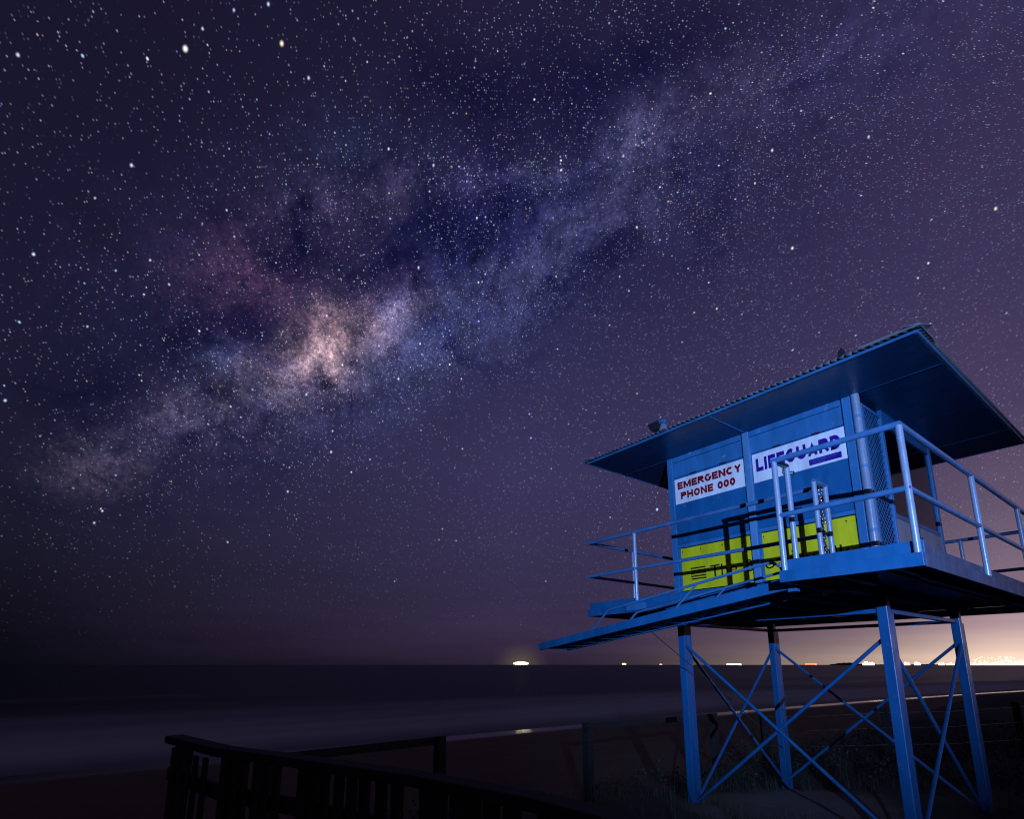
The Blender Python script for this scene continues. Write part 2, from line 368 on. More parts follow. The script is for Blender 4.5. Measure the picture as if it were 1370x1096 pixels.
def make_sea():
    m, nt, b = new_mat('sea_water')
    s, pos, z, mm = shore_x_nodes(nt)
    wob = _noise(nt, 0.05, 4, 0.5, vec=pos, stretch=(1.0, 0.35, 1.0))
    ss = mm('ADD', s, mm('MULTIPLY', mm('SUBTRACT', wob, 0.5), 14.0))
    # slow-shutter surf: soft foam bands parallel to the shore
    mr = _n(nt, 'ShaderNodeMapRange', interpolation_type='SMOOTHSTEP'); nt.links.new(ss, mr.inputs[0])
    for i, v in enumerate((34.0, 6.0, 0.0, 1.0)): mr.inputs[i + 1].default_value = v
    band = _noise(nt, 0.16, 4, 0.55, vec=pos, stretch=(1.0, 0.12, 1.0))
    far = _noise(nt, 0.045, 3, 0.5, vec=pos, stretch=(1.0, 0.10, 1.0))
    mr2 = _n(nt, 'ShaderNodeMapRange', interpolation_type='SMOOTHSTEP'); nt.links.new(ss, mr2.inputs[0])
    for i, v in enumerate((95.0, 25.0, 0.0, 1.0)): mr2.inputs[i + 1].default_value = v
    edge = _n(nt, 'ShaderNodeMapRange', interpolation_type='SMOOTHSTEP'); nt.links.new(s, edge.inputs[0])
    for i, v in enumerate((-0.5, 6.0, 0.25, 1.0)): edge.inputs[i + 1].default_value = v
    f1 = mm('MULTIPLY', mm('MULTIPLY', mr.outputs[0], edge.outputs[0]), mm('ADD', mm('MULTIPLY', band, 1.1), 0.2))
    f2 = mm('MULTIPLY', mm('MULTIPLY', mr2.outputs[0], mm('SUBTRACT', far, 0.42, True)), 1.5)  # outer foam, also painting in the sky glow reflected on the water
    foam = mm('ADD', f1, f2, True)
    nt.links.new(_mix(nt, foam, (0.006, 0.014, 0.018, 1), (0.43, 0.44, 0.42, 1)), b.inputs['Base Color'])
    nt.links.new(_ramp(nt, foam, [(0.0, (0.38,) * 3 + (1,)), (0.6, (0.7,) * 3 + (1,))]), b.inputs['Roughness'])
    b.inputs['IOR'].default_value = 1.10
    b.inputs['Specular IOR Level'].default_value = 0.5
    bp = _n(nt, 'ShaderNodeBump'); bp.inputs['Strength'].default_value = 0.25; bp.inputs['Distance'].default_value = 0.3
    nt.links.new(_noise(nt, 0.35, 4, 0.6, vec=pos, stretch=(1, 0.3, 1)), bp.inputs['Height']); nt.links.new(bp.outputs[0], b.inputs['Normal'])
    return m
def make_sand():
    m, nt, b = new_mat('beach_sand')
    s, pos, z, mm = shore_x_nodes(nt)
    n1 = _noise(nt, 0.6, 8, 0.65, vec=pos)
    dry = _ramp(nt, n1, [(0.3, (0.085, 0.055, 0.026, 1)), (0.7, (0.145, 0.095, 0.048, 1))])
    wetn = _noise(nt, 0.12, 3, 0.5, vec=pos, stretch=(1, 0.3, 1))
    mr = _n(nt, 'ShaderNodeMapRange', interpolation_type='SMOOTHSTEP')
    nt.links.new(mm('ADD', s, mm('MULTIPLY', mm('SUBTRACT', wetn, 0.5), 3.0)), mr.inputs[0])
    for i, v in enumerate((-4.2, -1.6, 0.0, 1.0)): mr.inputs[i + 1].default_value = v
    wet = mr.outputs[0]
    sp = _n(nt, 'ShaderNodeSeparateXYZ'); nt.links.new(pos, sp.inputs[0]); X_, Y_ = sp.outputs[0], sp.outputs[1]
    ex = mm('DIVIDE', mm('ADD', X_, 4.3), 1.5); ey = mm('DIVIDE', mm('SUBTRACT', Y_, 8.3), 1.9)
    rag = mm('MULTIPLY', mm('SUBTRACT', _noise(nt, 1.3, 5, 0.65, vec=pos), 0.5), 1.6)
    rr_ = mm('ADD', mm('ADD', mm('MULTIPLY', ex, ex), mm('MULTIPLY', ey, ey)), rag)
    open_ = mm('SUBTRACT', 1.0, mm('MULTIPLY', mm('SUBTRACT', rr_, 0.6), 1.6, True), True)
    dune = mm('MULTIPLY', mm('ADD', mm('ADD', X_, 7.0), rag), 1.2, True)
    veg = mm('MULTIPLY', dune, mm('SUBTRACT', 1.0, open_), True)
    dry = _mix(nt, open_, dry, (0.14, 0.125, 0.105, 1))
    dry = _mix(nt, veg, dry, (0.022, 0.022, 0.013, 1))
    nt.links.new(_mix(nt, wet, dry, (0.05, 0.038, 0.028, 1)), b.inputs['Base Color'])
    nt.links.new(_ramp(nt, wet, [(0.0, (0.95,) * 3 + (1,)), (1.0, (0.13,) * 3 + (1,))]), b.inputs['Roughness'])
    bp = _n(nt, 'ShaderNodeBump'); bp.inputs['Distance'].default_value = 0.16
    nt.links.new(_ramp(nt, wet, [(0.0, (0.8,) * 3 + (1,)), (0.6, (0.0,) * 3 + (1,))]), bp.inputs['Strength'])
    nt.links.new(_noise(nt, 3.2, 8, 0.72, vec=pos), bp.inputs['Height']); nt.links.new(bp.outputs[0], b.inputs['Normal'])
    return m
def make_leaf(name, a, bcol):
    m, nt, b = new_mat(name)
    nt.links.new(_ramp(nt, _noise(nt, 2.0, 4, 0.6), [(0.3, c4(a)), (0.7, c4(bcol))]), b.inputs['Base Color'])
    b.inputs['Roughness'].default_value = 0.7
    return m
SEA, SAND = make_sea(), make_sand()
GRASS = make_leaf('marram_grass', (0.014, 0.02, 0.012), (0.05, 0.06, 0.034))
LEAF = make_leaf('saltbush_leaf', (0.008, 0.014, 0.008), (0.03, 0.04, 0.024))
HILL = make_leaf('far_headland', (0.01, 0.012, 0.012), (0.02, 0.022, 0.02))

# ------------------------------------------------------------------ mesh helpers
class MB:
    def __init__(self): self.v = []; self.f = []; self.smooth = set()
    def add(self, vs, fs, smooth=False):
        o = len(self.v); self.v += [tuple(x) for x in vs]
        for f in fs:
            if smooth: self.smooth.add(len(self.f))
            self.f.append(tuple(i + o for i in f))
    def box(self, x0, x1, y0, y1, z0, z1):
        x0, x1 = sorted((x0, x1)); y0, y1 = sorted((y0, y1)); z0, z1 = sorted((z0, z1))
        self.add([(x0,y0,z0),(x1,y0,z0),(x1,y1,z0),(x0,y1,z0),(x0,y0,z1),(x1,y0,z1),(x1,y1,z1),(x0,y1,z1)],
                 [(0,3,2,1),(4,5,6,7),(0,1,5,4),(1,2,6,5),(2,3,7,6),(3,0,4,7)])
    def bar(self, a, b, w, h, up=(0, 0, 1)):
        """square-section bar from a to b, w across, h along 'up'"""
        a, b = Vector(a), Vector(b); d = (b - a).normalized(); s = d.cross(Vector(up)).normalized(); u = s.cross(d)
        vs = [p + s * i * w / 2 + u * j * h / 2 for p in (a, b) for i, j in ((-1, -1), (1, -1), (1, 1), (-1, 1))]
        self.add(vs, [(0,1,2,3),(7,6,5,4),(0,4,5,1),(1,5,6,2),(2,6,7,3),(3,7,4,0)])
    def tube(self, pts, r, n=12, cap=True):
        pts = [Vector(p) for p in pts]; rings = []; breaks = []
        d0 = (pts[1] - pts[0]).normalized()
        ref = Vector((0, 0, 1)) if abs(d0.z) < 0.9 else Vector((1, 0, 0))
        s = d0.cross(ref).normalized()
        for i, p in enumerate(pts):
            din = (pts[i] - pts[i - 1]).normalized() if i else d0
            dout = (pts[i + 1] - pts[i]).normalized() if i < len(pts) - 1 else din
            t = (din + dout)
            t = t.normalized() if t.length > 1e-6 else din
            s = (s - din * s.dot(din)).normalized(); u = din.cross(s)
            ring = []
            for k in range(n):
                a = 2 * math.pi * k / n; off = s * math.cos(a) * r + u * math.sin(a) * r
                ring.append(p + off - din * (off.dot(t) / max(0.3, din.dot(t))))   # mitre
            rings.append(ring)
            if 0 < i < len(pts) - 1 and din.angle(dout) > R(25): breaks.append(i)
            s = din.rotation_difference(dout) @ s
        vs = [v for rg in rings for v in rg]
        cuts = [0] + breaks + [len(pts) - 1]
        for a, b in zip(cuts, cuts[1:]):
            seg = [v for rg in rings[a:b + 1] for v in rg]
            self.add(seg, [(i * n + k, i * n + (k + 1) % n, (i + 1) * n + (k + 1) % n, (i + 1) * n + k) for i in range(b - a) for k in range(n)], True)
        if cap: self.add(vs, [tuple(reversed(range(n))), tuple(range((len(pts) - 1) * n, len(pts) * n))])
    def build(self, name, mat, parent=None, bevel=0.0):
        me = bpy.data.meshes.new(name)
        base = wloc(parent)
        me.from_pydata([(x - base.x, y - base.y, z - base.z) for x, y, z in self.v], [], self.f)
        me.validate(); me.update()
        if self.smooth and len(me.polygons) == len(self.f):
            me.polygons.foreach_set('use_smooth', [i in self.smooth for i in range(len(self.f))])
        me.materials.append(mat)
        o = bpy.data.objects.new(name, me); COL.objects.link(o)
        if parent: o.parent = parent
        if bevel:
            bv = o.modifiers.new('bevel', 'BEVEL'); bv.width = bevel; bv.segments = 2; bv.limit_method = 'ANGLE'; bv.angle_limit = R(40)
        return o
def wloc(o):
    v = Vector((0, 0, 0))
    while o is not None: v = v + o.location; o = o.parent
    return v
def tag(o, label=None, cat=None, group=None, kind=None):
    for k, v in (('label', label), ('category', cat), ('group', group), ('kind', kind)):
        if v: o[k] = v
    return o
def empty(name, loc, label, cat, group=None):
    o = bpy.data.objects.new(name, None); COL.objects.link(o); o.location = loc
    o.empty_display_size = 0.3
    return tag(o, label, cat, group)
def boxpart(name, mat, parent, *b, bevel=0.0):
    m = MB()
    if isinstance(b[0], (tuple, list)):
        for q in b: m.box(*q)
    else: m.box(*b)
    return m.build(name, mat, parent, bevel)
def text_mesh(name, s, mat, parent, x, y, z, w, h, bold=0.0, shear=0.0, depth=0.002, gap=1.0):
    """raised lettering on the front wall: lower left corner (x, z) at depth y, fitted into w by h"""
    cu = bpy.data.curves.new(name, 'FONT'); cu.body = s; cu.offset = bold; cu.shear = shear; cu.space_character = gap
    cu.resolution_u = 4
    t = bpy.data.objects.new(name, cu); COL.objects.link(t)
    dg = bpy.context.evaluated_depsgraph_get(); dg.update()
    me = bpy.data.meshes.new_from_object(t.evaluated_get(dg))
    bpy.data.objects.remove(t)
    xs = [v.co.x for v in me.vertices]; ys = [v.co.y for v in me.vertices]
    x0, x1, y0, y1 = min(xs), max(xs), min(ys), max(ys)
    base = wloc(parent)
    for v in me.vertices:
        v.co = Vector((x + (v.co.x - x0) / (x1 - x0) * w, y, z + (v.co.y - y0) / (y1 - y0) * h)) - base
    me.materials.clear(); me.materials.append(mat); me.name = name
    o = bpy.data.objects.new(name, me); COL.objects.link(o); o.parent = parent
    return o

def arc(cx, cy, rx, ry, a0, a1, n=14):
    return [(cx + rx * math.cos(R(a0 + (a1 - a0) * k / n)), cy + ry * math.sin(R(a0 + (a1 - a0) * k / n))) for k in range(n + 1)]
def glyph(ch, t):
    """bold sans capitals as strokes in a unit box, t = half stroke"""
    u = 1 - t
    P = {'E': [[(t, 0), (t, 1)], [(t, t), (.86, t)], [(t, .5), (.80, .5)], [(t, u), (.86, u)]],
         'F': [[(t, 0), (t, 1)], [(t, .48), (.78, .48)], [(t, u), (.84, u)]],
         'L': [[(t, 0), (t, 1)], [(t, t), (.84, t)]],
         'I': [[(t, 0), (t, 1)]],
         'H': [[(t, 0), (t, 1)], [(u, 0), (u, 1)], [(t, .52), (u, .52)]],
         'N': [[(t, 0), (t, 1)], [(u, 0), (u, 1)], [(t, .99), (u, .01)]],
         'M': [[(t, 0), (t, 1)], [(1.2 - t, 0), (1.2 - t, 1)], [(t, .98), (.6, .10), (1.2 - t, .98)]],
         'Y': [[(t, .99), (.5, .45), (u, .99)], [(.5, .47), (.5, 0)]],
         'A': [[(t * .9, 0), (.5, .97), (1 - t * .9, 0)], [(.24, .30), (.76, .30)]],
         'U': [[(t, 1), (t, .42)] + arc(.5, .42, .5 - t, .42 - t, 180, 360) + [(u, 1)]],
         'D': [[(t, t), (.42, t)] + arc(.42, .5, .56 - t, .5 - t, -90, 90) + [(t, u), (t, 0)]],
         'O': [arc(.5, .5, .5 - t, .5 - t, 0, 360, 28)],
         '0': [arc(.40, .5, .40 - t, .5 - t, 0, 360, 28)],
         'C': [arc(.5, .5, .5 - t, .5 - t, 48, 312, 22)],
         'G': [arc(.5, .5, .5 - t, .5 - t, 48, 338, 22) + [(.95 - t * .6, .46), (.58, .46)]],
         'P': [[(t, 0), (t, u), (.58, u)] + arc(.58, .70, .36 - t, .30 - t, 90, -90) + [(t, .40 + t)]],
         'R': [[(t, 0), (t, u), (.58, u)] + arc(.58, .71, .36 - t, .29 - t, 90, -90) + [(t, .42 + t)], [(.50, .46), (.90, 0)]]}[ch]
    w = {'I': 2 * t, '0': .80, 'M': 1.2, 'F': .84, 'L': .84, 'E': .86, 'D': .98, 'R': .98, 'P': .94}.get(ch, 1.0)
    return P, w
def bold_text(name, s, mat, parent, x, y, z, w, h, t=0.11, gap=0.17):
    tot = sum((glyph(c, t)[1] + gap) if c != ' ' else .55 for c in s) - gap
    kx = w / tot; cx = x; m = MB(); lay = 0
    for c in s:
        if c == ' ': cx += .55 * kx; continue
        strokes, gw = glyph(c, t)
        for st in strokes:
            pts = [Vector((px_, pz_)) for px_, pz_ in st]
            closed = (pts[0] - pts[-1]).length < 1e-6
            L, Rr = [], []
            for i, p in enumerate(pts):
                a = pts[i - 1] if i else (pts[-2] if closed else None); b_ = pts[i + 1] if i < len(pts) - 1 else (pts[1] if closed else None)
                d1 = (p - a).normalized() if a is not None else (b_ - p).normalized(); d2 = (b_ - p).normalized() if b_ is not None else d1
                n1 = Vector((-d1.y, d1.x)); n2 = Vector((-d2.y, d2.x)); mm_ = (n1 + n2)
                mm_ = mm_.normalized() if mm_.length > 1e-4 else n1
                k = t / max(0.45, mm_.dot(n1))
                L.append(p + mm_ * k); Rr.append(p - mm_ * k)
            yy = y - lay * 0.00015; lay = (lay + 1) % 4
            vs = [(cx + q.x * kx, yy, z + max(0, min(1, q.y)) * h) for q in L + Rr]; n = len(pts)
            m.add(vs, [(i, n + i, n + i + 1, i + 1) for i in range(n - 1)])
        cx += (gw + gap) * kx
    return m.build(name, mat, parent)

# ------------------------------------------------------------------ ground, beach, sea
SEA_Z = -4.0
def shore(y): return -28.0 + 0.0007 * max(0.0, y - 20.0) ** 2
def smooth(a, b, x):
    t = max(0.0, min(1.0, (x - a) / (b - a))); return t * t * (3 - 2 * t)
def ground_z(x, y):
    s = x - shore(y)
    z = SEA_Z + 0.060 * s if s < 14 else SEA_Z + 0.84 + 0.05 * (s - 14)
    z = max(z, -9.0)
    toe = smooth(17.5, 23.5, s)                      # dune front
    near = math.exp(-(((x + 3.7) / 9.0) ** 2 + ((y - 8.5) / 9.0) ** 2))
    top = -1.78 - 0.20 * near
    z = min(z, -2.75) * (1 - toe) + top * toe if s > 10 else z
    n = mnoise.noise(Vector((x * 0.35, y * 0.35, 1.7))) * 0.22 + mnoise.noise(Vector((x * 1.1, y * 1.1, 4.1))) * 0.07
    z += n * (0.25 + 0.75 * toe) * smooth(3, 9, s)
    # dune ridge running back from the tower towards the right
    z += 0.75 * smooth(12, 22, y) * smooth(-17, -6, x) * toe
    return z
def axis(spec):
    out = []
    for a, b, st in spec:
        n = max(1, int(round((b - a) / st))); out += [a + (b - a) * i / n for i in range(n)]
    return out + [spec[-1][1]]
gx = axis([(-48, -24, 1.2), (-24, -11, 0.7), (-11, 6, 0.22), (6, 20, 1.2), (20, 400, 25)])
gy = axis([(-300, -20, 20), (-20, -2, 1.2), (-2, 16, 0.22), (16, 40, 0.8), (40, 140, 3), (140, 700, 28)])
t = MB()
t.add([(x, y, ground_z(x, y)) for y in gy for x in gx],
      [(j * len(gx) + i, j * len(gx) + i + 1, (j + 1) * len(gx) + i + 1, (j + 1) * len(gx) + i) for j in range(len(gy) - 1) for i in range(len(gx) - 1)], True)
tag(t.build('beach_ground', SAND), kind='structure')
t = MB(); t.add([(-40000, -30000, SEA_Z), (60, -30000, SEA_Z), (60, 40000, SEA_Z), (-40000, 40000, SEA_Z)], [(0, 1, 2, 3)])
tag(t.build('sea', SEA), kind='structure')

# ------------------------------------------------------------------ the lifeguard tower
G0 = -1.95
X0, X1, Y0, Y1 = -6.15, -1.385, 6.27, 10.85       # main deck
BX, BY = -2.45, 5.08                              # landing at the right front
ZD = 0.955                                        # deck top
HX0, HX1, HY0, HY1, HZ = -5.20, -2.34, 7.20, 9.82, 3.32
tower = empty('lifeguard_tower', (-3.77, 8.6, G0), 'blue steel lifeguard hut on four braced legs with railed deck, signs and hip roof', 'lifeguard tower')

# legs, frame, braces
LX, LY = (-5.08, -2.37), (7.16, 9.84)
for lx in LX:
    for ly in LY:
        m = MB(); zt = 0.90; zb = min(-2.35, ground_z(lx, ly) - 0.3)
        m.box(lx - 0.055, lx + 0.055, ly - 0.055, ly + 0.055, zb, zt)
        o = m.build('leg', LEGM, tower, 0.008)
        c = MB(); c.box(lx - 0.01, lx + 0.052, ly + 0.0585, ly + 0.135, zb, 0.585); c.build('cleat', LEGM, o, 0.004)
ZB, ZT, ZL = 0.61, 0.29, -1.93
for y in LY:
    m = MB(); m.bar((LX[0] + .056, y, ZB), (LX[1] - .056, y, ZB), 0.05, 0.05); m.build('frame_beam', LEGM, tower, 0.004)
    for k, (za, zb_) in enumerate(((ZT, ZL), (ZL, ZT))):
        off = -0.024 if k == 0 else 0.024
        m = MB(); m.tube([(LX[0] + .05, y + off, za), (LX[1] - .05, y + off, zb_)], 0.022, 10); m.build('brace', LEGM, tower)
for x in LX:
    m = MB(); m.bar((x, LY[0] + .056, ZB), (x, LY[1] - .056, ZB), 0.05, 0.05); m.build('frame_beam', LEGM, tower, 0.004)
    for k, (za, zb_) in enumerate(((ZT, ZL), (ZL, ZT))):
        off = -0.024 if k == 0 else 0.024
        m = MB(); m.tube([(x + off, LY[0] + .05, za), (x + off, LY[1] - .05, zb_)], 0.022, 10); m.build('brace', LEGM, tower)

# deck: floor plate with joists, two-tier fascia
m = MB()
m.box(X0 + .035, X1 - .035, Y0 + .035, Y1 - .035, 0.905, ZD); m.box(BX + .035, X1 - .035, BY + .035, Y0 + .033, 0.905, ZD - .002)
floor = m.build('deck_floor', BLUE, tower)
for k in range(7):
    x = X0 + 0.4 + k * 0.66
    m = MB(); m.box(x - .03, x + .03, Y0 + .04, Y1 - .04, 0.79, 0.904); m.build('joist', BLUE, floor)
for x in (-2.1, -1.75):
    m = MB(); m.box(x - .03, x + .03, BY + .04, Y0 - .04, 0.79, 0.904); m.build('joist', BLUE, floor)
def fascia_run(a, b, n, mat=None):
    (xa, ya), (xb, yb), (nx, ny) = a, b, n
    m = MB()
    if ny: 
        m.box(xa, xb, ya + ny * .034, ya - ny * .022, 0.755, 0.865); m.box(xa, xb, ya - ny * .026, ya - ny * .034, 0.8655, 0.972)
    else:
        m.box(xa + nx * .034, xa - nx * .022, ya, yb, 0.755, 0.865); m.box(xa - nx * .026, xa - nx * .034, ya, yb, 0.8655, 0.972)
    return m.build('fascia', mat or BLUE, tower, 0.003)
fascia_run((BX - .033, BY), (X1 + .034, BY), (0, -1))
fascia_run((X1, BY + .0345), (X1, Y1 - .0345), (1, 0), DIM_SIDE)
fascia_run((X0 - .034, Y0), (BX - .036, Y0), (0, -1))
fascia_run((X0, Y0 + .0345), (X0, Y1 - .0345), (-1, 0))
fascia_run((X0 - .034, Y1), (X1 + .034, Y1), (0, 1))
fascia_run((BX, BY + .0345), (BX, Y0 - .038), (-1, 0))
boxpart('post_bracket', BLUE_LIGHT, tower, -5.36, -5.02, Y0 - .075, Y0 - .0345, 0.775, 0.885, bevel=0.004)

# railings
ZR, ZM, RR = 1.955, 1.40, 0.027
YF, XR_, YB, XL_ = BY + .0, X1 - .005, Y1, X0
def run(pts, posts, mid=None, name='railing', zpost=0.866):
    m = MB(); m.tube([(x, y, ZR) for x, y in pts], RR, 14)
    top = m.build(name, BLUE_RAIL, tower)
    m = MB(); m.tube([(x, y, ZM) for x, y in (mid or pts)], RR * .93, 12); m.build('mid_rail', BLUE_RAIL, top)
    for x, y in posts:
        m = MB(); m.tube([(x, y, zpost), (x, y, ZR - RR * .5)], RR, 14); m.build('post', POST, top)
    return top
run([(BX + .01, BY + .25), (BX + .01, YF), (XR_, YF), (XR_, YB - .0), (BX, YB)], [(BX + .01, YF), (XR_, YF), (XR_, 7.11), (XR_, 9.1), (XR_, YB), (BX + .06, YB)],
    mid=[(BX + .01, YF), (XR_, YF), (XR_, YB), (BX, YB)])
m = MB(); m.tube([(BX + .01, BY + .25, 0.972), (BX + .01, BY + .25, ZR - .014)], RR, 14); 
m.build('post', POST, tower)
lr = run([(BX - .03, 6.0), (BX - .03, Y0), (XL_, Y0), (XL_, YB), (BX - .01, YB)], [(-5.20, Y0 + .0), (XL_, 7.36), (XL_, 9.4), (-5.2, YB)],
    mid=[(BX - .03, Y0), (XL_, Y0), (XL_, YB), (BX - .01, YB)])
for yy in (6.0, Y0 + .0):
    m = MB(); m.tube([(BX - .03, yy, 0.973), (BX - .03, yy, ZR - .014)], RR, 14); m.build('post', POST, lr)
# chain hanging slack between the gate posts
m = MB()
nl = 44
for i in range(nl):
    z = 1.90 - i * 0.0205; y = 6.135 + 0.004 * math.sin(i * 2.1); x = BX - .035 + 0.012 * math.sin(i * 0.8)
    a = R(40) if i % 2 else R(130)
    c, s_ = math.cos(a), math.sin(a)
    pts = [(x + c * 0.016 * math.cos(q), y + s_ * 0.016 * math.cos(q) * 1.4, z + 0.016 * math.sin(q)) for q in [2 * math.pi * j / 8 for j in range(9)]]
    m.tube(pts, 0.0045, 5, cap=False)
m.build('chain', STEEL, tower)

# hut walls
boxpart('wall', BLUE, tower,                     # left wall and frame members
        (HX0, HX0 + .05, HY0 + .06, HY1, ZD, HZ),
        (HX0 + .05, HX1 - .05, HY1 - .05, HY1, ZD, 1.80), (HX0 + .05, HX1 - .05, HY1 - .05, HY1, 3.12, HZ), (HX0 + .05, -4.95, HY1 - .05, HY1, 1.8, 3.12))
for xa, xb in ((-5.10, -3.876), (-3.776, -2.53)):
    wf = boxpart('front_wall', BLUE_LIGHT, tower, xa, xb, HY0 + .02, HY0 + .06, 2.985, HZ, bevel=0.004)
    boxpart('head_trim', BLUE_LIGHT, wf, xa, xb - .03, HY0 - .012, HY0 + .0195, 3.235, 3.318, bevel=0.004)
    boxpart('sill', BLUE_LIGHT, tower, xa, xb, HY0 + .02, HY0 + .06, ZD, 1.115, bevel=0.004)
boxpart('corner_post', BLUE_LIGHT, tower, HX0, -5.102, HY0 - .02, HY0 + .06, ZD, HZ, bevel=0.006)
boxpart('corner_post', BLUE_LIGHT, tower, -2.528, -2.43, HY0 - .02, HY0 + .08, ZD, HZ - .002, bevel=0.006)
boxpart('corner_post', BLUE_LIGHT, tower, HX1 - .10, HX1, HY1 - .10, HY1, ZD, HZ - .001, bevel=0.006)
boxpart('mullion', CHALK, tower, -3.874, -3.778, HY0 - .03, HY0 + .06, ZD, HZ - .001, bevel=0.006)
m = MB(); m.tube([(-2.378, HY0 + .01, ZD + .002), (-2.378, HY0 + .01, HZ - .003)], 0.048, 18); dp = m.build('downpipe', POST, tower)
for z in (1.55, 2.35, 3.0):
    m = MB(); m.tube([(-2.378, HY0 + .01, z), (-2.378, HY0 + .01, z + .035)], 0.0535, 18); m.build('pipe_clip', CHALK, dp)
# upper shutters with signs, lower yellow panels
for k, (xa, xb) in enumerate(((-5.095, -3.880), (-3.772, -2.532))):
    sh = boxpart('shutter', BLUE, tower, xa, xb, HY0 + .012, HY0 + .05, 1.868, 2.978, bevel=0.005)
    for q in (0.3, 0.72):
        xm = xa + (xb - xa) * q
        boxpart('hinge', DARKM, sh, (xm - .05, xm + .05, HY0 - .012, HY0 + .011, 2.966, 2.982))
    boxpart('window_ledge', BLUE_LIGHT, tower, xa, xb, HY0 - .004, HY0 + .055, 1.808, 1.862, bevel=0.004)
    pn = boxpart('advert_panel', YELLOW, tower, xa + .035, xb - .01, HY0 + .018, HY0 + .05, 1.128, 1.795, bevel=0.003)
    boxpart('panel_frame', BLUE_LIGHT, pn, (xa, xa + .033, HY0 + .004, HY0 + .05, 1.117, 1.806), bevel=0.003)
    boxpart('shadow_gap', DARKM, pn, (xb - .008, xb, HY0 + .016, HY0 + .05, 1.117, 1.806), (xa + .034, xb - .009, HY0 + .03, HY0 + .05, 1.797, 1.806))
    for q in (0.05, 0.32, 0.62) if k == 0 else (0.05, 0.45, 0.9):
        xm = xa + (xb - xa) * q
        m = MB(); m.tube([(xm, HY0 + .0175, 1.745), (xm, HY0 + .010, 1.745)], 0.010, 8); m.tube([(xm + .002, HY0 + .0172, 1.742), (xm + .001, HY0 + .0168, 1.69 + .02 * q)], 0.0028, 5)
        m.build('rusty_screw', RUST, pn)
    if k == 0:
        YT = HY0 + .0165
        m = MB()
        for j in range(5):
            z = 1.458 - j * 0.0415
            m.box(-4.905, -4.645, YT, HY0 + .0175, z - .0105, z + .0105)
        m.build('logo_bars', BLACK, pn)
        text_mesh('lettering', 'The', BLACK, pn, -4.575, YT, 1.284, 0.435, 0.176, bold=-0.002)
        text_mesh('lettering', 'B', BLACK, pn, -4.000, YT, 1.286, 0.105, 0.174, bold=-0.002)
    else:
        text_mesh('lettering', 'oardwalk', BLACK, pn, -3.775 + .045, HY0 + .0165, 1.286, 1.09, 0.176, bold=-0.002)
    sg = boxpart('sign', WHITE, tower, (-5.09, -3.887, HY0 + .003, HY0 + .011, 2.525, 2.945) if k == 0 else (-3.765, -2.545, HY0 + .003, HY0 + .011, 2.53, 2.955), bevel=0.002)
    if k == 0:
        bold_text('lettering', 'EMERGENCY', RED, sg, -5.035, HY0 + .0015, 2.765, 1.10, 0.118, t=0.145, gap=0.10)
        bold_text('lettering', 'PHONE', RED, sg, -4.985, HY0 + .0015, 2.590, 0.578, 0.118, t=0.145, gap=0.12)
        bold_text('lettering', '000', RED, sg, -4.985 + .651, HY0 + .0015, 2.590, 0.289, 0.118, t=0.145, gap=0.12)
    else:
        bold_text('lettering', 'LIFEGUARD', NAVY, sg, -3.715, HY0 + .0015, 2.685, 1.115, 0.192, t=0.15, gap=0.15)
        boxpart('name_plate', NAVY, sg, -3.00, -2.605, HY0 + .0005, HY0 + .0028, 2.562, 2.642)
        text_mesh('small_lettering', 'SUNSHINE COAST', BLUE_LIGHT, sg, -2.965, HY0 - .0008, 2.606, 0.325, 0.021)
        text_mesh('small_lettering', 'COUNCIL', BLUE_LIGHT, sg, -2.965, HY0 - .0008, 2.575, 0.165, 0.021)
m = MB(); m.tube([(-3.33, HY0 - .012, 2.66), (-3.34, HY0 - .015, 2.56), (-3.31, HY0 - .016, 2.515), (-3.27, HY0 - .016, 2.53), (-3.24, HY0 - .014, 2.55), (-3.20, HY0 - .014, 2.54), (-3.19, HY0 - .014, 2.50), (-3.22, HY0 - .014, 2.48)], 0.006, 6)
m.build('cord', ROPE, tower)
# right wall: mesh screen, window, pale lower panels
ms = MB(); xm = HX1 - .02; ya, yb, za, zb = 7.34, 7.88, 1.02, 3.18
d = 0.088; hgt = zb - za; wid = yb - ya
for sgn in (1, -1):
    c = -hgt
    while c < wid + hgt:
        pts = []
        # line y = ya + c + sgn*t ... clipped to the frame
        if sgn > 0: t0, t1 = max(0, -c), min(hgt, wid - c)
        else: t0, t1 = max(0, c - wid), min(hgt, c)
        if t1 - t0 > 0.02:
            f = (lambda q: (xm + .003 * sgn, ya + c + sgn * q, za + q))
            ms.tube([f(t0), f(t1)], 0.0042, 4, cap=False)
        c += d
scr = ms.build('mesh_screen', BLUE_LIGHT, tower)
boxpart('screen_frame', BLUE_LIGHT, scr, (HX1 - .045, HX1, ya - .06, ya - .001, 1.0, 3.22), (HX1 - .045, HX1, yb + .001, yb + .05, 1.0, 3.22), (HX1 - .045, HX1, ya, yb, zb + .001, 3.22), bevel=0.004)
boxpart('inner_panel', DARKM, scr, HX1 - .12, HX1 - .10, ya, yb, 1.0, 3.2)
gw = boxpart('window', GLASS, tower, HX1 - .034, HX1 - .028, 7.96, 9.70, 1.90, 3.12)
boxpart('window_frame', BLUE, gw, (HX1 - .05, HX1, 7.932, 9.699, 1.84, 1.898), (HX1 - .05, HX1, 7.932, 9.699, 3.122, HZ - .002), (HX1 - .05, HX1, 7.932, 7.958, 1.899, 3.121), bevel=0.003)
gb = boxpart('window', GLASS, tower, -4.949, HX1 - .101, HY1 - .030, HY1 - .024, 1.801, 3.119)
boxpart('lower_panel', PALE, tower, HX1 - .04, HX1 - .005, 8.70, 9.69, ZD, 1.838, bevel=0.003)
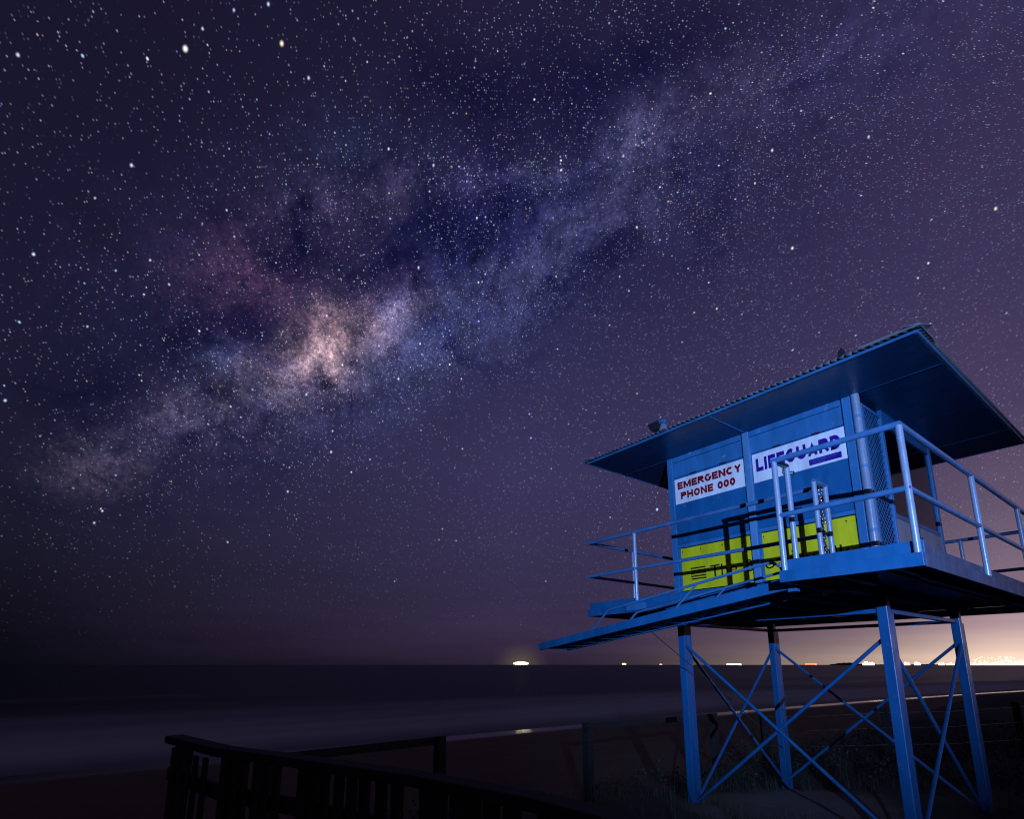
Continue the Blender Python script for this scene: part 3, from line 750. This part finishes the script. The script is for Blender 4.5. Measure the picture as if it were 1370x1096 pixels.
pp = boxpart('lower_panel', PALE, tower, HX1 - .04, HX1 - .005, 7.935, 8.62, ZD, 1.838, bevel=0.003)
boxpart('panel_strip', RUST, pp, HX1 - .035, HX1 - .010, 8.622, 8.698, ZD, 1.836)
boxpart('latch', DARKM, pp, HX1 - .004, HX1 + .010, 8.80, 8.815, 1.55, 1.70)
boxpart('handle', DARKM, pp, HX1 - .004, HX1 + .004, 8.1, 8.35, 1.52, 1.53)

# roof: shallow hip of corrugated sheet over a flat boarded soffit
RX0, RX1, RY0, RY1 = -6.13, -1.445, 6.28, 10.95
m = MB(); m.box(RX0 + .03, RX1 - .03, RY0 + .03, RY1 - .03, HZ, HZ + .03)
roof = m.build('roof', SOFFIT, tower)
tr_ = MB()
rr_ = 0.018
tr_.tube([(RX0, RY0, HZ + .012), (RX1, RY0, HZ + .012)], rr_, 8); tr_.tube([(RX1, RY0, HZ + .012), (RX1, RY1, HZ + .012)], rr_, 8)
tr_.tube([(RX1, RY1, HZ + .012), (RX0, RY1, HZ + .012)], rr_, 8); tr_.tube([(RX0, RY1, HZ + .012), (RX0, RY0, HZ + .012)], rr_, 8)
tr_.build('edge_trim', BLUE_LIGHT, roof)
for (xa, xb, y) in ((RX0 + .03, HX0 - .01, HY0), (HX1 + .01, RX1 - .03, HY0), (RX0 + .03, HX0 - .01, 10.1), (HX1 + .01, RX1 - .03, 10.1)):
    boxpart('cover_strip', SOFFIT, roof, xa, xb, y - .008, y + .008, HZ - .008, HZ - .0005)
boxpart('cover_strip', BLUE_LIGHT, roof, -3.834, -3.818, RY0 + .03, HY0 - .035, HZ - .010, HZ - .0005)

# corrugated slopes
cx, cy = (RX0 + RX1) / 2, (RY0 + RY1) / 2
ex0, ex1, ey0, ey1 = RX0 - .034, RX1 + .034, RY0 - .034, RY1 + .034
ZE = HZ + 0.054; rise = 0.34
def slope(a, b):
    a, b = Vector(a), Vector(b); L = (b - a).length; n = int(L / 0.076) * 4; ap = Vector((cx, cy, 0))
    m = MB(); vs = []
    for i in range(n + 1):
        f = i / n; p = a.lerp(b, f)
        amp = 0.0105 * math.cos(i * math.pi / 2 + 0.7)
        run_ = min(f, 1 - f) * 2               # length of the corrugation up to the hip
        d = (ap - (a + b) / 2)
        q = p + d * run_ * 0.999
        for pt, zz in ((p, 0), (q, rise * run_)):
            vs.append((pt.x, pt.y, ZE + zz + amp))
    fs = [(2 * i, 2 * i + 2, 2 * i + 3, 2 * i + 1) for i in range(n)]
    m.add(vs, fs, True)
    o = m.build('corrugated_sheet', ZINC, roof)
    so = o.modifiers.new('sheet', 'SOLIDIFY'); so.thickness = 0.002; so.offset = 0
slope((ex0, ey0, 0), (ex1, ey0, 0)); slope((ex1, ey0, 0), (ex1, ey1, 0)); slope((ex1, ey1, 0), (ex0, ey1, 0)); slope((ex0, ey1, 0), (ex0, ey0, 0))
# hip caps
m = MB()
for x, y in ((ex0, ey0), (ex1, ey0), (ex1, ey1), (ex0, ey1)):
    a = Vector((x, y, ZE + .016)); b = Vector((cx, cy, ZE + rise + .02)); dd = (b - a).normalized(); s = dd.cross(Vector((0, 0, 1))).normalized() * 0.13
    dn = Vector((0, 0, -0.02))
    m.add([a + s + dn, a, a - s + dn, b + s + dn, b, b - s + dn, a + s + dn * 1.3, a + dn * .3, a - s + dn * 1.3, b + s + dn * 1.3, b + dn * .3, b - s + dn * 1.3],
          [(0, 1, 4, 3), (1, 2, 5, 4), (6, 9, 10, 7), (7, 10, 11, 8), (0, 6, 7, 1), (1, 7, 8, 2), (0, 3, 9, 6), (2, 8, 11, 5)])
m.build('hip_cap', ZINC, roof)
m = MB(); sx = ex1
m.add([(sx - .55, ey0 - .012, ZE - .012), (sx + .012, ey0 - .012, ZE - .012), (sx + .012, ey0 + .5, ZE - .012), (sx - .55, ey0 - .012, ZE + .016), (sx + .012, ey0 - .012, ZE + .018), (sx + .012, ey0 + .5, ZE + .016), (sx - .5, ey0 + .45, ZE + .08)],
      [(0, 1, 4, 3), (1, 2, 5, 4), (3, 4, 6), (4, 5, 6)])
m.build('corner_flashing', ZINC, roof)
# floodlight on the roof edge
fl = MB(); bx, by, bz = -4.56, 6.27, ZE + .012
fl.add([(bx - 0.0546, by - 0.0468, bz - 0.0156), (bx + 0.0546, by - 0.0468, bz - 0.0156), (bx + 0.0546, by + 0.0468, bz - 0.0156), (bx - 0.0546, by + 0.0468, bz - 0.0156),
        (bx - 0.0195, by - 0.0234, bz + 0.0936), (bx + 0.0234, by - 0.0234, bz + 0.0936), (bx + 0.0234, by + 0.0234, bz + 0.0936), (bx - 0.0195, by + 0.0234, bz + 0.0936)],
       [(0,1,5,4),(1,2,6,5),(2,3,7,6),(3,0,4,7),(4,5,6,7),(0,3,2,1)])
flo = fl.build('security_light', PALE, tower, 0.006)
m = MB(); m.tube([(bx - 0.0702, by + 0.0000, bz + 0.1287), (bx - 0.0234, by, bz + 0.1365), (bx + 0.0156, by, bz + 0.1170), (bx + 0.0351, by, bz + 0.0780)], 0.036, 12); m.build('knuckle', BLUE_LIGHT, flo)
m = MB()
m.add([(bx - 0.2340, by - 0.0702, bz + 0.1326), (bx - 0.0546, by - 0.0546, bz + 0.1482), (bx - 0.0546, by + 0.0546, bz + 0.1482), (bx - 0.2340, by + 0.0702, bz + 0.1326),
       (bx - 0.1872, by - 0.0702, bz + 0.0234), (bx - 0.0234, by - 0.0546, bz + 0.0117), (bx - 0.0234, by + 0.0546, bz + 0.0117), (bx - 0.1872, by + 0.0702, bz + 0.0234)],
      [(0,1,2,3),(7,6,5,4),(0,4,5,1),(1,5,6,2),(2,6,7,3),(3,7,4,0)])
m.build('lamp_head', DARKM, flo, 0.006)
m = MB(); fx, fy = -2.14, 6.285
m.add([(fx - .05, fy - .012, ZE), (fx + .04, fy - .012, ZE), (fx + .025, fy - .01, ZE + .08), (fx + .0, fy - .006, ZE + .125), (fx - .035, fy - .01, ZE + .09),
       (fx - .05, fy + .012, ZE), (fx + .04, fy + .012, ZE), (fx + .025, fy + .01, ZE + .08), (fx + .0, fy + .006, ZE + .125), (fx - .035, fy + .01, ZE + .09)],
      [(0,1,2,3,4),(9,8,7,6,5),(1,6,7,2),(2,7,8,3),(3,8,9,4),(4,9,5,0)])
m.build('vent_cowl', DARKM, tower)

# access ladder, swung up level in front of the deck
LADY = (5.40, 5.97)
def lz(x): return 0.312 + 0.137 * (x + 6.42)
lad = None
for y in LADY:
    m = MB(); w = 0.026
    xa, xb = -6.42, -2.50
    prof = [(xa, lz(xa)), (xa + .05, lz(xa) - .095), (xb, lz(xb) - .112), (xb, lz(xb))]
    vs = [(x, y - w, z) for x, z in prof] + [(x, y + w, z) for x, z in prof]
    m.add(vs, [(0,1,2,3),(7,6,5,4),(0,4,5,1),(1,5,6,2),(2,6,7,3),(3,7,4,0)])
    if lad is None: lad = m.build('ladder', BLUE, tower, 0.003)
    else: m.build('stringer', BLUE, lad, 0.003)
for i in range(13):
    x = -6.18 + i * 0.29; z = lz(x) - .055
    m = MB(); dxx, dzz = 0.085, 0.055
    m.add([(x - dxx, LADY[0] + .027, z - dzz), (x + dxx, LADY[0] + .027, z + dzz - .02), (x + dxx, LADY[1] - .027, z + dzz - .02), (x - dxx, LADY[1] - .027, z - dzz),
           (x - dxx, LADY[0] + .027, z - dzz + .02), (x + dxx, LADY[0] + .027, z + dzz), (x + dxx, LADY[1] - .027, z + dzz), (x - dxx, LADY[1] - .027, z - dzz + .02)],
          [(0,3,2,1),(4,5,6,7),(0,1,5,4),(1,2,6,5),(2,3,7,6),(3,0,4,7)])
    m.build('tread', BLUE, lad)
for y in LADY:
    m = MB()
    m.tube([(-5.31, y, lz(-5.31) - .03), (-4.97, y, 0.715), (-2.86, y, 1.012), (-2.72, y, 1.02), (-2.64, y, 0.98), (-2.61, y, 0.90), (-2.66, y, lz(-2.66) - .02)], 0.016, 10)
    h = m.build('handrail', BLUE_RAIL, lad)
    m = MB(); m.tube([(-3.95, y, lz(-3.95) - .03), (-3.60, y, 0.907)], 0.012, 8); m.build('strut', BLUE_RAIL, h)
m = MB(); m.tube([(-4.55, 5.70, 0.44), (-4.74, 7.6, -0.42), (-5.05, 9.78, -1.42)], 0.006, 6); m.build('cable', ROPE, tower)
for yy in LADY: boxpart('hinge_bracket', BLUE, tower, BX - .12, BX - .036, yy - .04, yy + .04, 0.70, 0.80, bevel=0.004)

# ------------------------------------------------------------------ timber fences
def ragged_post(m, x, y, z0, z1, w, lean=(0, 0)):
    n = 5; vs = []
    for k in range(n):
        f = k / (n - 1); z = z0 + (z1 - z0) * f
        for i, (a, b) in enumerate(((-1, -1), (1, -1), (1, 1), (-1, 1))):
            j = 0.008 * math.sin(17 * k + 5 * i + x * 3)
            vs.append((x + a * w / 2 + j + lean[0] * f, y + b * w / 2 - j + lean[1] * f, z + (0.012 * math.sin(i * 2.3 + y) if k == n - 1 else 0)))
    fs = [(k * 4 + i, k * 4 + (i + 1) % 4, (k + 1) * 4 + (i + 1) % 4, (k + 1) * 4 + i) for k in range(n - 1) for i in range(4)]
    m.add(vs, fs + [(0, 3, 2, 1), tuple((n - 1) * 4 + i for i in range(4))])
def rail_fence(label, posts, group):
    b = Vector(posts[0]); f = empty('rail_fence', (b.x, b.y, ground_z(b.x, b.y)), label, 'fence', group)
    for x, y, zt in posts:
        m = MB(); ragged_post(m, x, y, ground_z(x, y) - .3, zt, 0.125, (0.02, -0.02)); m.build('post', WOOD, f)
    for (xa, ya, za), (xb, yb, zb) in zip(posts, posts[1:]):
        m = MB(); d = (Vector((xb, yb, 0)) - Vector((xa, ya, 0))).normalized() * 0.07
        m.bar((xa + d.x, ya + d.y, za - .06), (xb - d.x, yb - d.y, zb - .06), 0.06, 0.10); m.build('rail', WOOD, f, 0.008)
    return f
rail_fence('timber post and rail fence with two posts standing behind the left front tower leg', [(-6.8, 6.77, -0.96), (-6.85, 10.5, -0.99)], 'low timber fences along the dune')
rail_fence('timber post and rail fence ending left of the sandy gap beyond the dark boardwalk handrail', [(-6.8, 3.95, -0.955), (-6.85, 1.75, -0.99)], 'low timber fences along the dune')

# boardwalk handrail in the near dark
hr = empty('boardwalk_railing', (-3.0, 1.4, ground_z(-3.0, 1.4)), 'dark weathered timber boardwalk railing with slats curving across the bottom foreground', 'railing')
path = [(1.4, 1.95), (-1.39, 1.70), (-1.99, 1.665), (-2.76, 1.475), (-3.72, 1.13), (-4.45, 0.83), (-5.45, 0.63)]
ZH = -0.57
for (xa, ya), (xb, yb) in zip(path, path[1:]):
    d = (Vector((xb, yb, 0)) - Vector((xa, ya, 0))).normalized() * 0.004
    m = MB(); m.bar((xa + d.x, ya + d.y, ZH - .03), (xb - d.x, yb - d.y, ZH - .03), 0.14, 0.06); m.build('top_rail', WOOD, hr, 0.010)
    m = MB(); m.bar((xa + d.x, ya + d.y, ZH - .30), (xb - d.x, yb - d.y, ZH - .30), 0.05, 0.10); m.build('lower_rail', WOOD, hr, 0.008)
for x, y in path:
    m = MB(); ragged_post(m, x, y + .09, ground_z(x, y) - .3, ZH - .062, 0.11); m.build('post', WOOD, hr)
for (xa, ya), (xb, yb) in zip(path, path[1:]):
    L = math.hypot(xb - xa, yb - ya); end_ = xb < -5; n = int(L / (0.15 if end_ else 0.112))
    for i in range(1, n):
        f = i / n + random.uniform(-.02, .02); x = xa + (xb - xa) * f; y = ya + (yb - ya) * f - .045
        m = MB(); m.box(x - .054, x + .054, y - .012, y + .012, ground_z(x, y) + .03, (ZH - .085 + random.uniform(-.015, .01)) if end_ else ZH - .062); m.build('slat', WOOD, hr)

# wire fence on the dune behind the tower
wf_ = empty('wire_fence', (-3.4, 13.0, ground_z(-3.4, 13.0)), 'dark post and wire fence on the dune seen between the tower legs', 'fence')
wp = [(-6.9, 12.6), (-4.6, 13.2), (-2.9, 15.2), (-1.4, 17.2), (0.1, 19.2)]
for x, y in wp:
    m = MB(); ragged_post(m, x, y, ground_z(x, y) - .3, ground_z(x, y) + 1.08, 0.12); m.build('post', WOOD, wf_)
for h in (0.35, 0.68, 0.98):
    m = MB()
    for (xa, ya), (xb, yb) in zip(wp, wp[1:]):
        za, zb = ground_z(xa, ya) + h, ground_z(xb, yb) + h
        m.tube([(xa, ya - .063, za), ((xa + xb) / 2, (ya + yb) / 2 - .063, (za + zb) / 2 - .03), (xb, yb - .063, zb)], 0.004, 4)
    m.build('wire', STEEL, wf_)

# ------------------------------------------------------------------ dune plants
g = MB()
def blade(m, x, y, z, h, w, ang, lean):
    c, s = math.cos(ang), math.sin(ang); px, py = -s * w, c * w
    vs = []
    for k, f in enumerate((0, 0.45, 0.8, 1.0)):
        r = lean * f * f * h; zz = z + h * f * (1 - 0.25 * f * lean); ww = 1 - f * .98
        vs += [(x + c * r - px * ww, y + s * r - py * ww, zz), (x + c * r + px * ww, y + s * r + py * ww, zz)]
    m.add(vs, [(0, 1, 3, 2), (2, 3, 5, 4), (4, 5, 7, 6)])
rnd = random.Random(11)
def tuft(x, y, n, h):
    z = ground_z(x, y) - .02
    for _ in range(n):
        a = rnd.uniform(0, 6.283); r = abs(rnd.gauss(0, 0.09))
        blade(g, x + r * math.cos(a), y + r * math.sin(a), z, h * rnd.uniform(.5, 1.15), rnd.uniform(.0022, .0045), rnd.uniform(0, 6.283), rnd.uniform(.2, 1.1))
def bare(x, y):     # open sand under the tower and through the gap in the fence
    return (((x + 4.2) / 1.15) ** 2 + ((y - 8.3) / 1.5) ** 2 < 1) or (x < -5.6 and 4.1 < y < 6.4)
cnt = 0
while cnt < 1500:
    x, y = rnd.uniform(-8.2, 4.5), rnd.uniform(2.1, 17)
    if bare(x, y) or x < -7.6 and rnd.random() < .7: continue
    if mnoise.noise(Vector((x * .5, y * .5, 9))) < -0.12: continue
    near = math.hypot(x, y)
    tuft(x, y, 16 if near < 9 else 9, rnd.uniform(.22, .55)); cnt += 1
for _ in range(160):
    x, y = rnd.uniform(-8.5, -5.6), rnd.uniform(0.5, 4.6)
    tuft(x, y, 12, rnd.uniform(.25, .6))
for lx in LX:
    for ly in LY:
        for _ in range(9): tuft(lx + rnd.gauss(0, .22), ly + rnd.gauss(0, .22), 14, rnd.uniform(.15, .42))
tag(g.build('dune_grass', GRASS), kind='stuff')
sb = MB()
def bush(x, y, r, h):
    z = ground_z(x, y)
    for _ in range(int(900 * r * h + 120)):
        a = rnd.uniform(0, 6.283); rr = r * math.sqrt(rnd.random()); hh = h * rnd.random() ** .8 * (1 - .55 * (rr / r) ** 2) * (1 + .35 * math.sin(a * 3 + x))
        p = Vector((x + rr * math.cos(a), y + rr * math.sin(a), z + hh))
        u = Vector((rnd.gauss(0, 1), rnd.gauss(0, 1), rnd.gauss(0, 1))).normalized(); v = u.cross(Vector((rnd.gauss(0, 1), rnd.gauss(0, 1), 1))).normalized()
        l, w = rnd.uniform(.03, .075), rnd.uniform(.010, .022)
        sb.add([p - v * w, p + u * l * .5 , p + v * w, p - u * l * .5], [(0, 1, 2, 3)])
for x, y, r, h in ((-6.9, 8.9, .75, .42), (-7.2, 7.9, .5, .28), (-6.2, 9.9, .6, .45), (-6.4, 11.4, .9, .6), (-4.9, 11.6, .9, .55), (-3.6, 11.9, 1.0, .6), (-2.2, 12.3, 1.1, .75), (-0.8, 12.8, 1.2, .8), (0.8, 13.6, 1.3, .8), (-1.2, 10.9, .8, .6), (0.2, 10.6, 1.0, .7), (-0.2, 8.6, .8, .5), (-3.3, 14.5, 1.2, .7), (-1.5, 15.5, 1.4, .8), (1.0, 16.5, 1.6, .9), (-5.2, 14.6, 1.2, .5), (3.0, 18.0, 1.8, 1.0), (-.9, 6.9, .5, .3), (-6.3, 1.0, .6, .5), (-5.7, 1.5, .7, .55), (-5.0, 1.9, .7, .5), (-4.3, 2.2, .7, .5), (-3.5, 2.5, .8, .45), (-2.6, 2.9, .8, .4), (-6.4, 2.3, .7, .45), (-6.2, 3.2, .6, .4), (-5.2, 2.9, .8, .35), (-4.3, 3.4, .7, .3), (-6.9, .2, .8, .45)):
    bush(x, y, r, h)
tag(sb.build('dune_scrub', LEAF), kind='stuff')

# ------------------------------------------------------------------ far shore and ships
def far_pt(az, dist, z=SEA_Z):
    return Vector((dist * math.sin(R(az)), dist * math.cos(R(az)), z))
def polar_box(m, az, dist, w, d, z0, z1):
    c = far_pt(az, dist); t_ = Vector((math.cos(R(az)), -math.sin(R(az)), 0)); n_ = Vector((math.sin(R(az)), math.cos(R(az)), 0))
    vs = [c + t_ * a * w / 2 + n_ * b * d / 2 + Vector((0, 0, z)) for z in (z0, z1) for a, b in ((-1, -1), (1, -1), (1, 1), (-1, 1))]
    m.add(vs, [(0,3,2,1),(4,5,6,7),(0,1,5,4),(1,2,6,5),(2,3,7,6),(3,0,4,7)])
HULL = paint('ship_hull', (0.03, 0.03, 0.035), 0.5, wear=0.0)
L_WARM = emit('warm_deck_lights', (1.0, 0.90, 0.50), 9.0)
L_COOL = emit('white_deck_lights', (0.85, 0.88, 1.0), 3.2)
L_RED = emit('red_deck_lights', (1.0, 0.22, 0.10), 2.4)
L_AMB = emit('amber_deck_lights', (1.0, 0.70, 0.32), 3.0)
L_DIM = emit('dim_ship_lights', (1.0, 0.82, 0.62), 1.2)
def ship(label, az, dist, length, light, top, lightlen, blob=False):
    c = far_pt(az, dist); t_ = Vector((math.cos(R(az)), -math.sin(R(az)), 0))
    s = empty('ship', c, label, 'ship', 'lit ships on the horizon')
    n_ = Vector((-t_.y, t_.x, 0)); m = MB(); hw = length * .07
    prof = [(-.5, .55), (-.46, 1), (.30, 1), (.5, .05)]
    vs = []
    for z in (-1, top * .30):
        for f, w in prof: vs.append(c + t_ * f * length + n_ * hw * w + Vector((0, 0, z)))
        for f, w in reversed(prof): vs.append(c + t_ * f * length - n_ * hw * w + Vector((0, 0, z)))
    m.add(vs, [tuple(range(8)), tuple(reversed(range(8, 16)))] + [(i, i + 8, (i + 1) % 8 + 8, (i + 1) % 8) for i in range(8)])
    m.build('hull', HULL, s)
    m = MB(); polar_box(m, az, dist, length * .16, hw * 1.5, top * .30, top * .75); m.build('superstructure', HULL, s)
    m = MB(); K = 9
    for i in range(K):                       # row of floodlights along the deck
        f = (i / (K - 1) - .5); e = math.sqrt(max(0.0, 1 - (2 * f) ** 2)) if blob else 0.85
        p = c + t_ * f * lightlen
        hh = top * .62 * (.35 + .65 * e)
        m.add([p + t_ * lightlen / (K - 1) * .52 * a + n_ * hw * .9 * b + Vector((0, 0, top * .55 + hh * q)) for q in (-.8, .8) for a, b in ((-1, -1), (1, -1), (1, 1), (-1, 1))],
              [(0,3,2,1),(4,5,6,7),(0,1,5,4),(1,2,6,5),(2,3,7,6),(3,0,4,7)])
    m.build('deck_lights', light, s)
    m = MB(); m.tube([c + t_ * length * .05 + Vector((0, 0, top * .75)), c + t_ * length * .05 + Vector((0, 0, top * 1.5))], length * .008, 6); m.build('mast', HULL, s)
ship('brightest ship, a large yellow-white floodlit vessel alone on the sea horizon', -51.76, 4200, 120, L_WARM, 24, 100, True)
ship('small amber-lit ship on the horizon right of the brightest one', -41.25, 5200, 46, L_AMB, 18, 34, True)
ship('faint dim ship on the horizon just left of the front left tower leg', -37.66, 5600, 34, L_DIM, 13, 24, True)
ship('long white-lit ship low on the horizon between the two left tower legs', -30.86, 5200, 120, L_COOL, 14, 104)
ship('red-lit ship on the horizon beside the back left tower leg', -24.34, 5600, 88, L_RED, 16, 78)
# dark headland
hd = MB(); K = 60; vs = []
for i in range(K + 1):
    f = i / K; az = -22.9 + 11.5 * f
    h = 26 * math.exp(-((az + 21.6) / 1.05) ** 2) + 10 * smooth(-22.9, -21.5, az) * (0.75 + .25 * math.sin(az * 5.0)) + 3 * math.sin(az * 19)
    for d_, zz in ((9300, -6), (9300, max(0, h) * .6), (9700, max(0, h)), (10600, -6)):
        vs.append(far_pt(az, d_, zz))
hd.add(vs, [(i * 4 + k, i * 4 + 4 + k, i * 4 + 5 + k, i * 4 + 1 + k) for i in range(K) for k in range(3)], True)
tag(hd.build('headland', HILL), kind='structure')
# city across the bay: a strip of lit buildings too far off to count, plus the clusters that stand out
L_CITY = emit('city_window_light', (1.0, 0.74, 0.42), 3.6)
L_CITY2 = emit('city_white_light', (0.85, 0.88, 1.0), 3.2)
cm = MB(); cm2 = MB()
for i in range(1500):
    az = -14.6 + 22 * rnd.random() ** 1.15
    hm = 9 + 26 * math.exp(-((az + 10.9) / .45) ** 2) + 20 * math.exp(-((az + 12.2) / .35) ** 2) + (6 if az > -12.9 else -4)
    z = min(95.0, rnd.expovariate(1.0 / hm)); w = rnd.uniform(4, 13)
    polar_box(cm if rnd.random() < .72 else cm2, az, rnd.uniform(8600, 9200), w, 20, z, z + rnd.uniform(4, 9))
for i in range(240):
    az = -13.0 + 20.5 * i / 239
    polar_box(cm if i % 5 else cm2, az, 9210, 30, 20, 0, 7 + 7 * abs(math.sin(i * 1.7)))
o1 = tag(cm.build('city_lights', L_CITY), kind='stuff'); o2 = tag(cm2.build('city_lights', L_CITY2), kind='stuff')
for lab, az, w, h, L in (('bright cluster of lit seaside towers left of the front right tower leg', -19.92, 130, 48, L_CITY), ('lit tower block close on the right of the front right leg', -18.1, 60, 70, L_CITY),
                         ('lit low building under the crossing braces on the far shore', -17.2, 60, 40, L_CITY), ('white-lit building on the far shore left of the rising brace', -16.5, 65, 42, L_CITY2),
                         ('lit building on the far shore just left of the back right leg', -14.9, 60, 36, L_CITY)):
    b = empty('far_building', far_pt(az, 8500), lab, 'building', 'lit buildings across the bay')
    m = MB(); polar_box(m, az, 8500, w, 40, 0, h * .55); m.build('block', L, b)
    m = MB()
    for q in range(4): polar_box(m, az + (q - 1.5) * w / 5 / 8500 * 57.3, 8500, w * .12, 30, h * .55, h * (.62 + .38 * abs(math.sin(q * 2.3 + az))))
    m.build('upper_storeys', L, b)
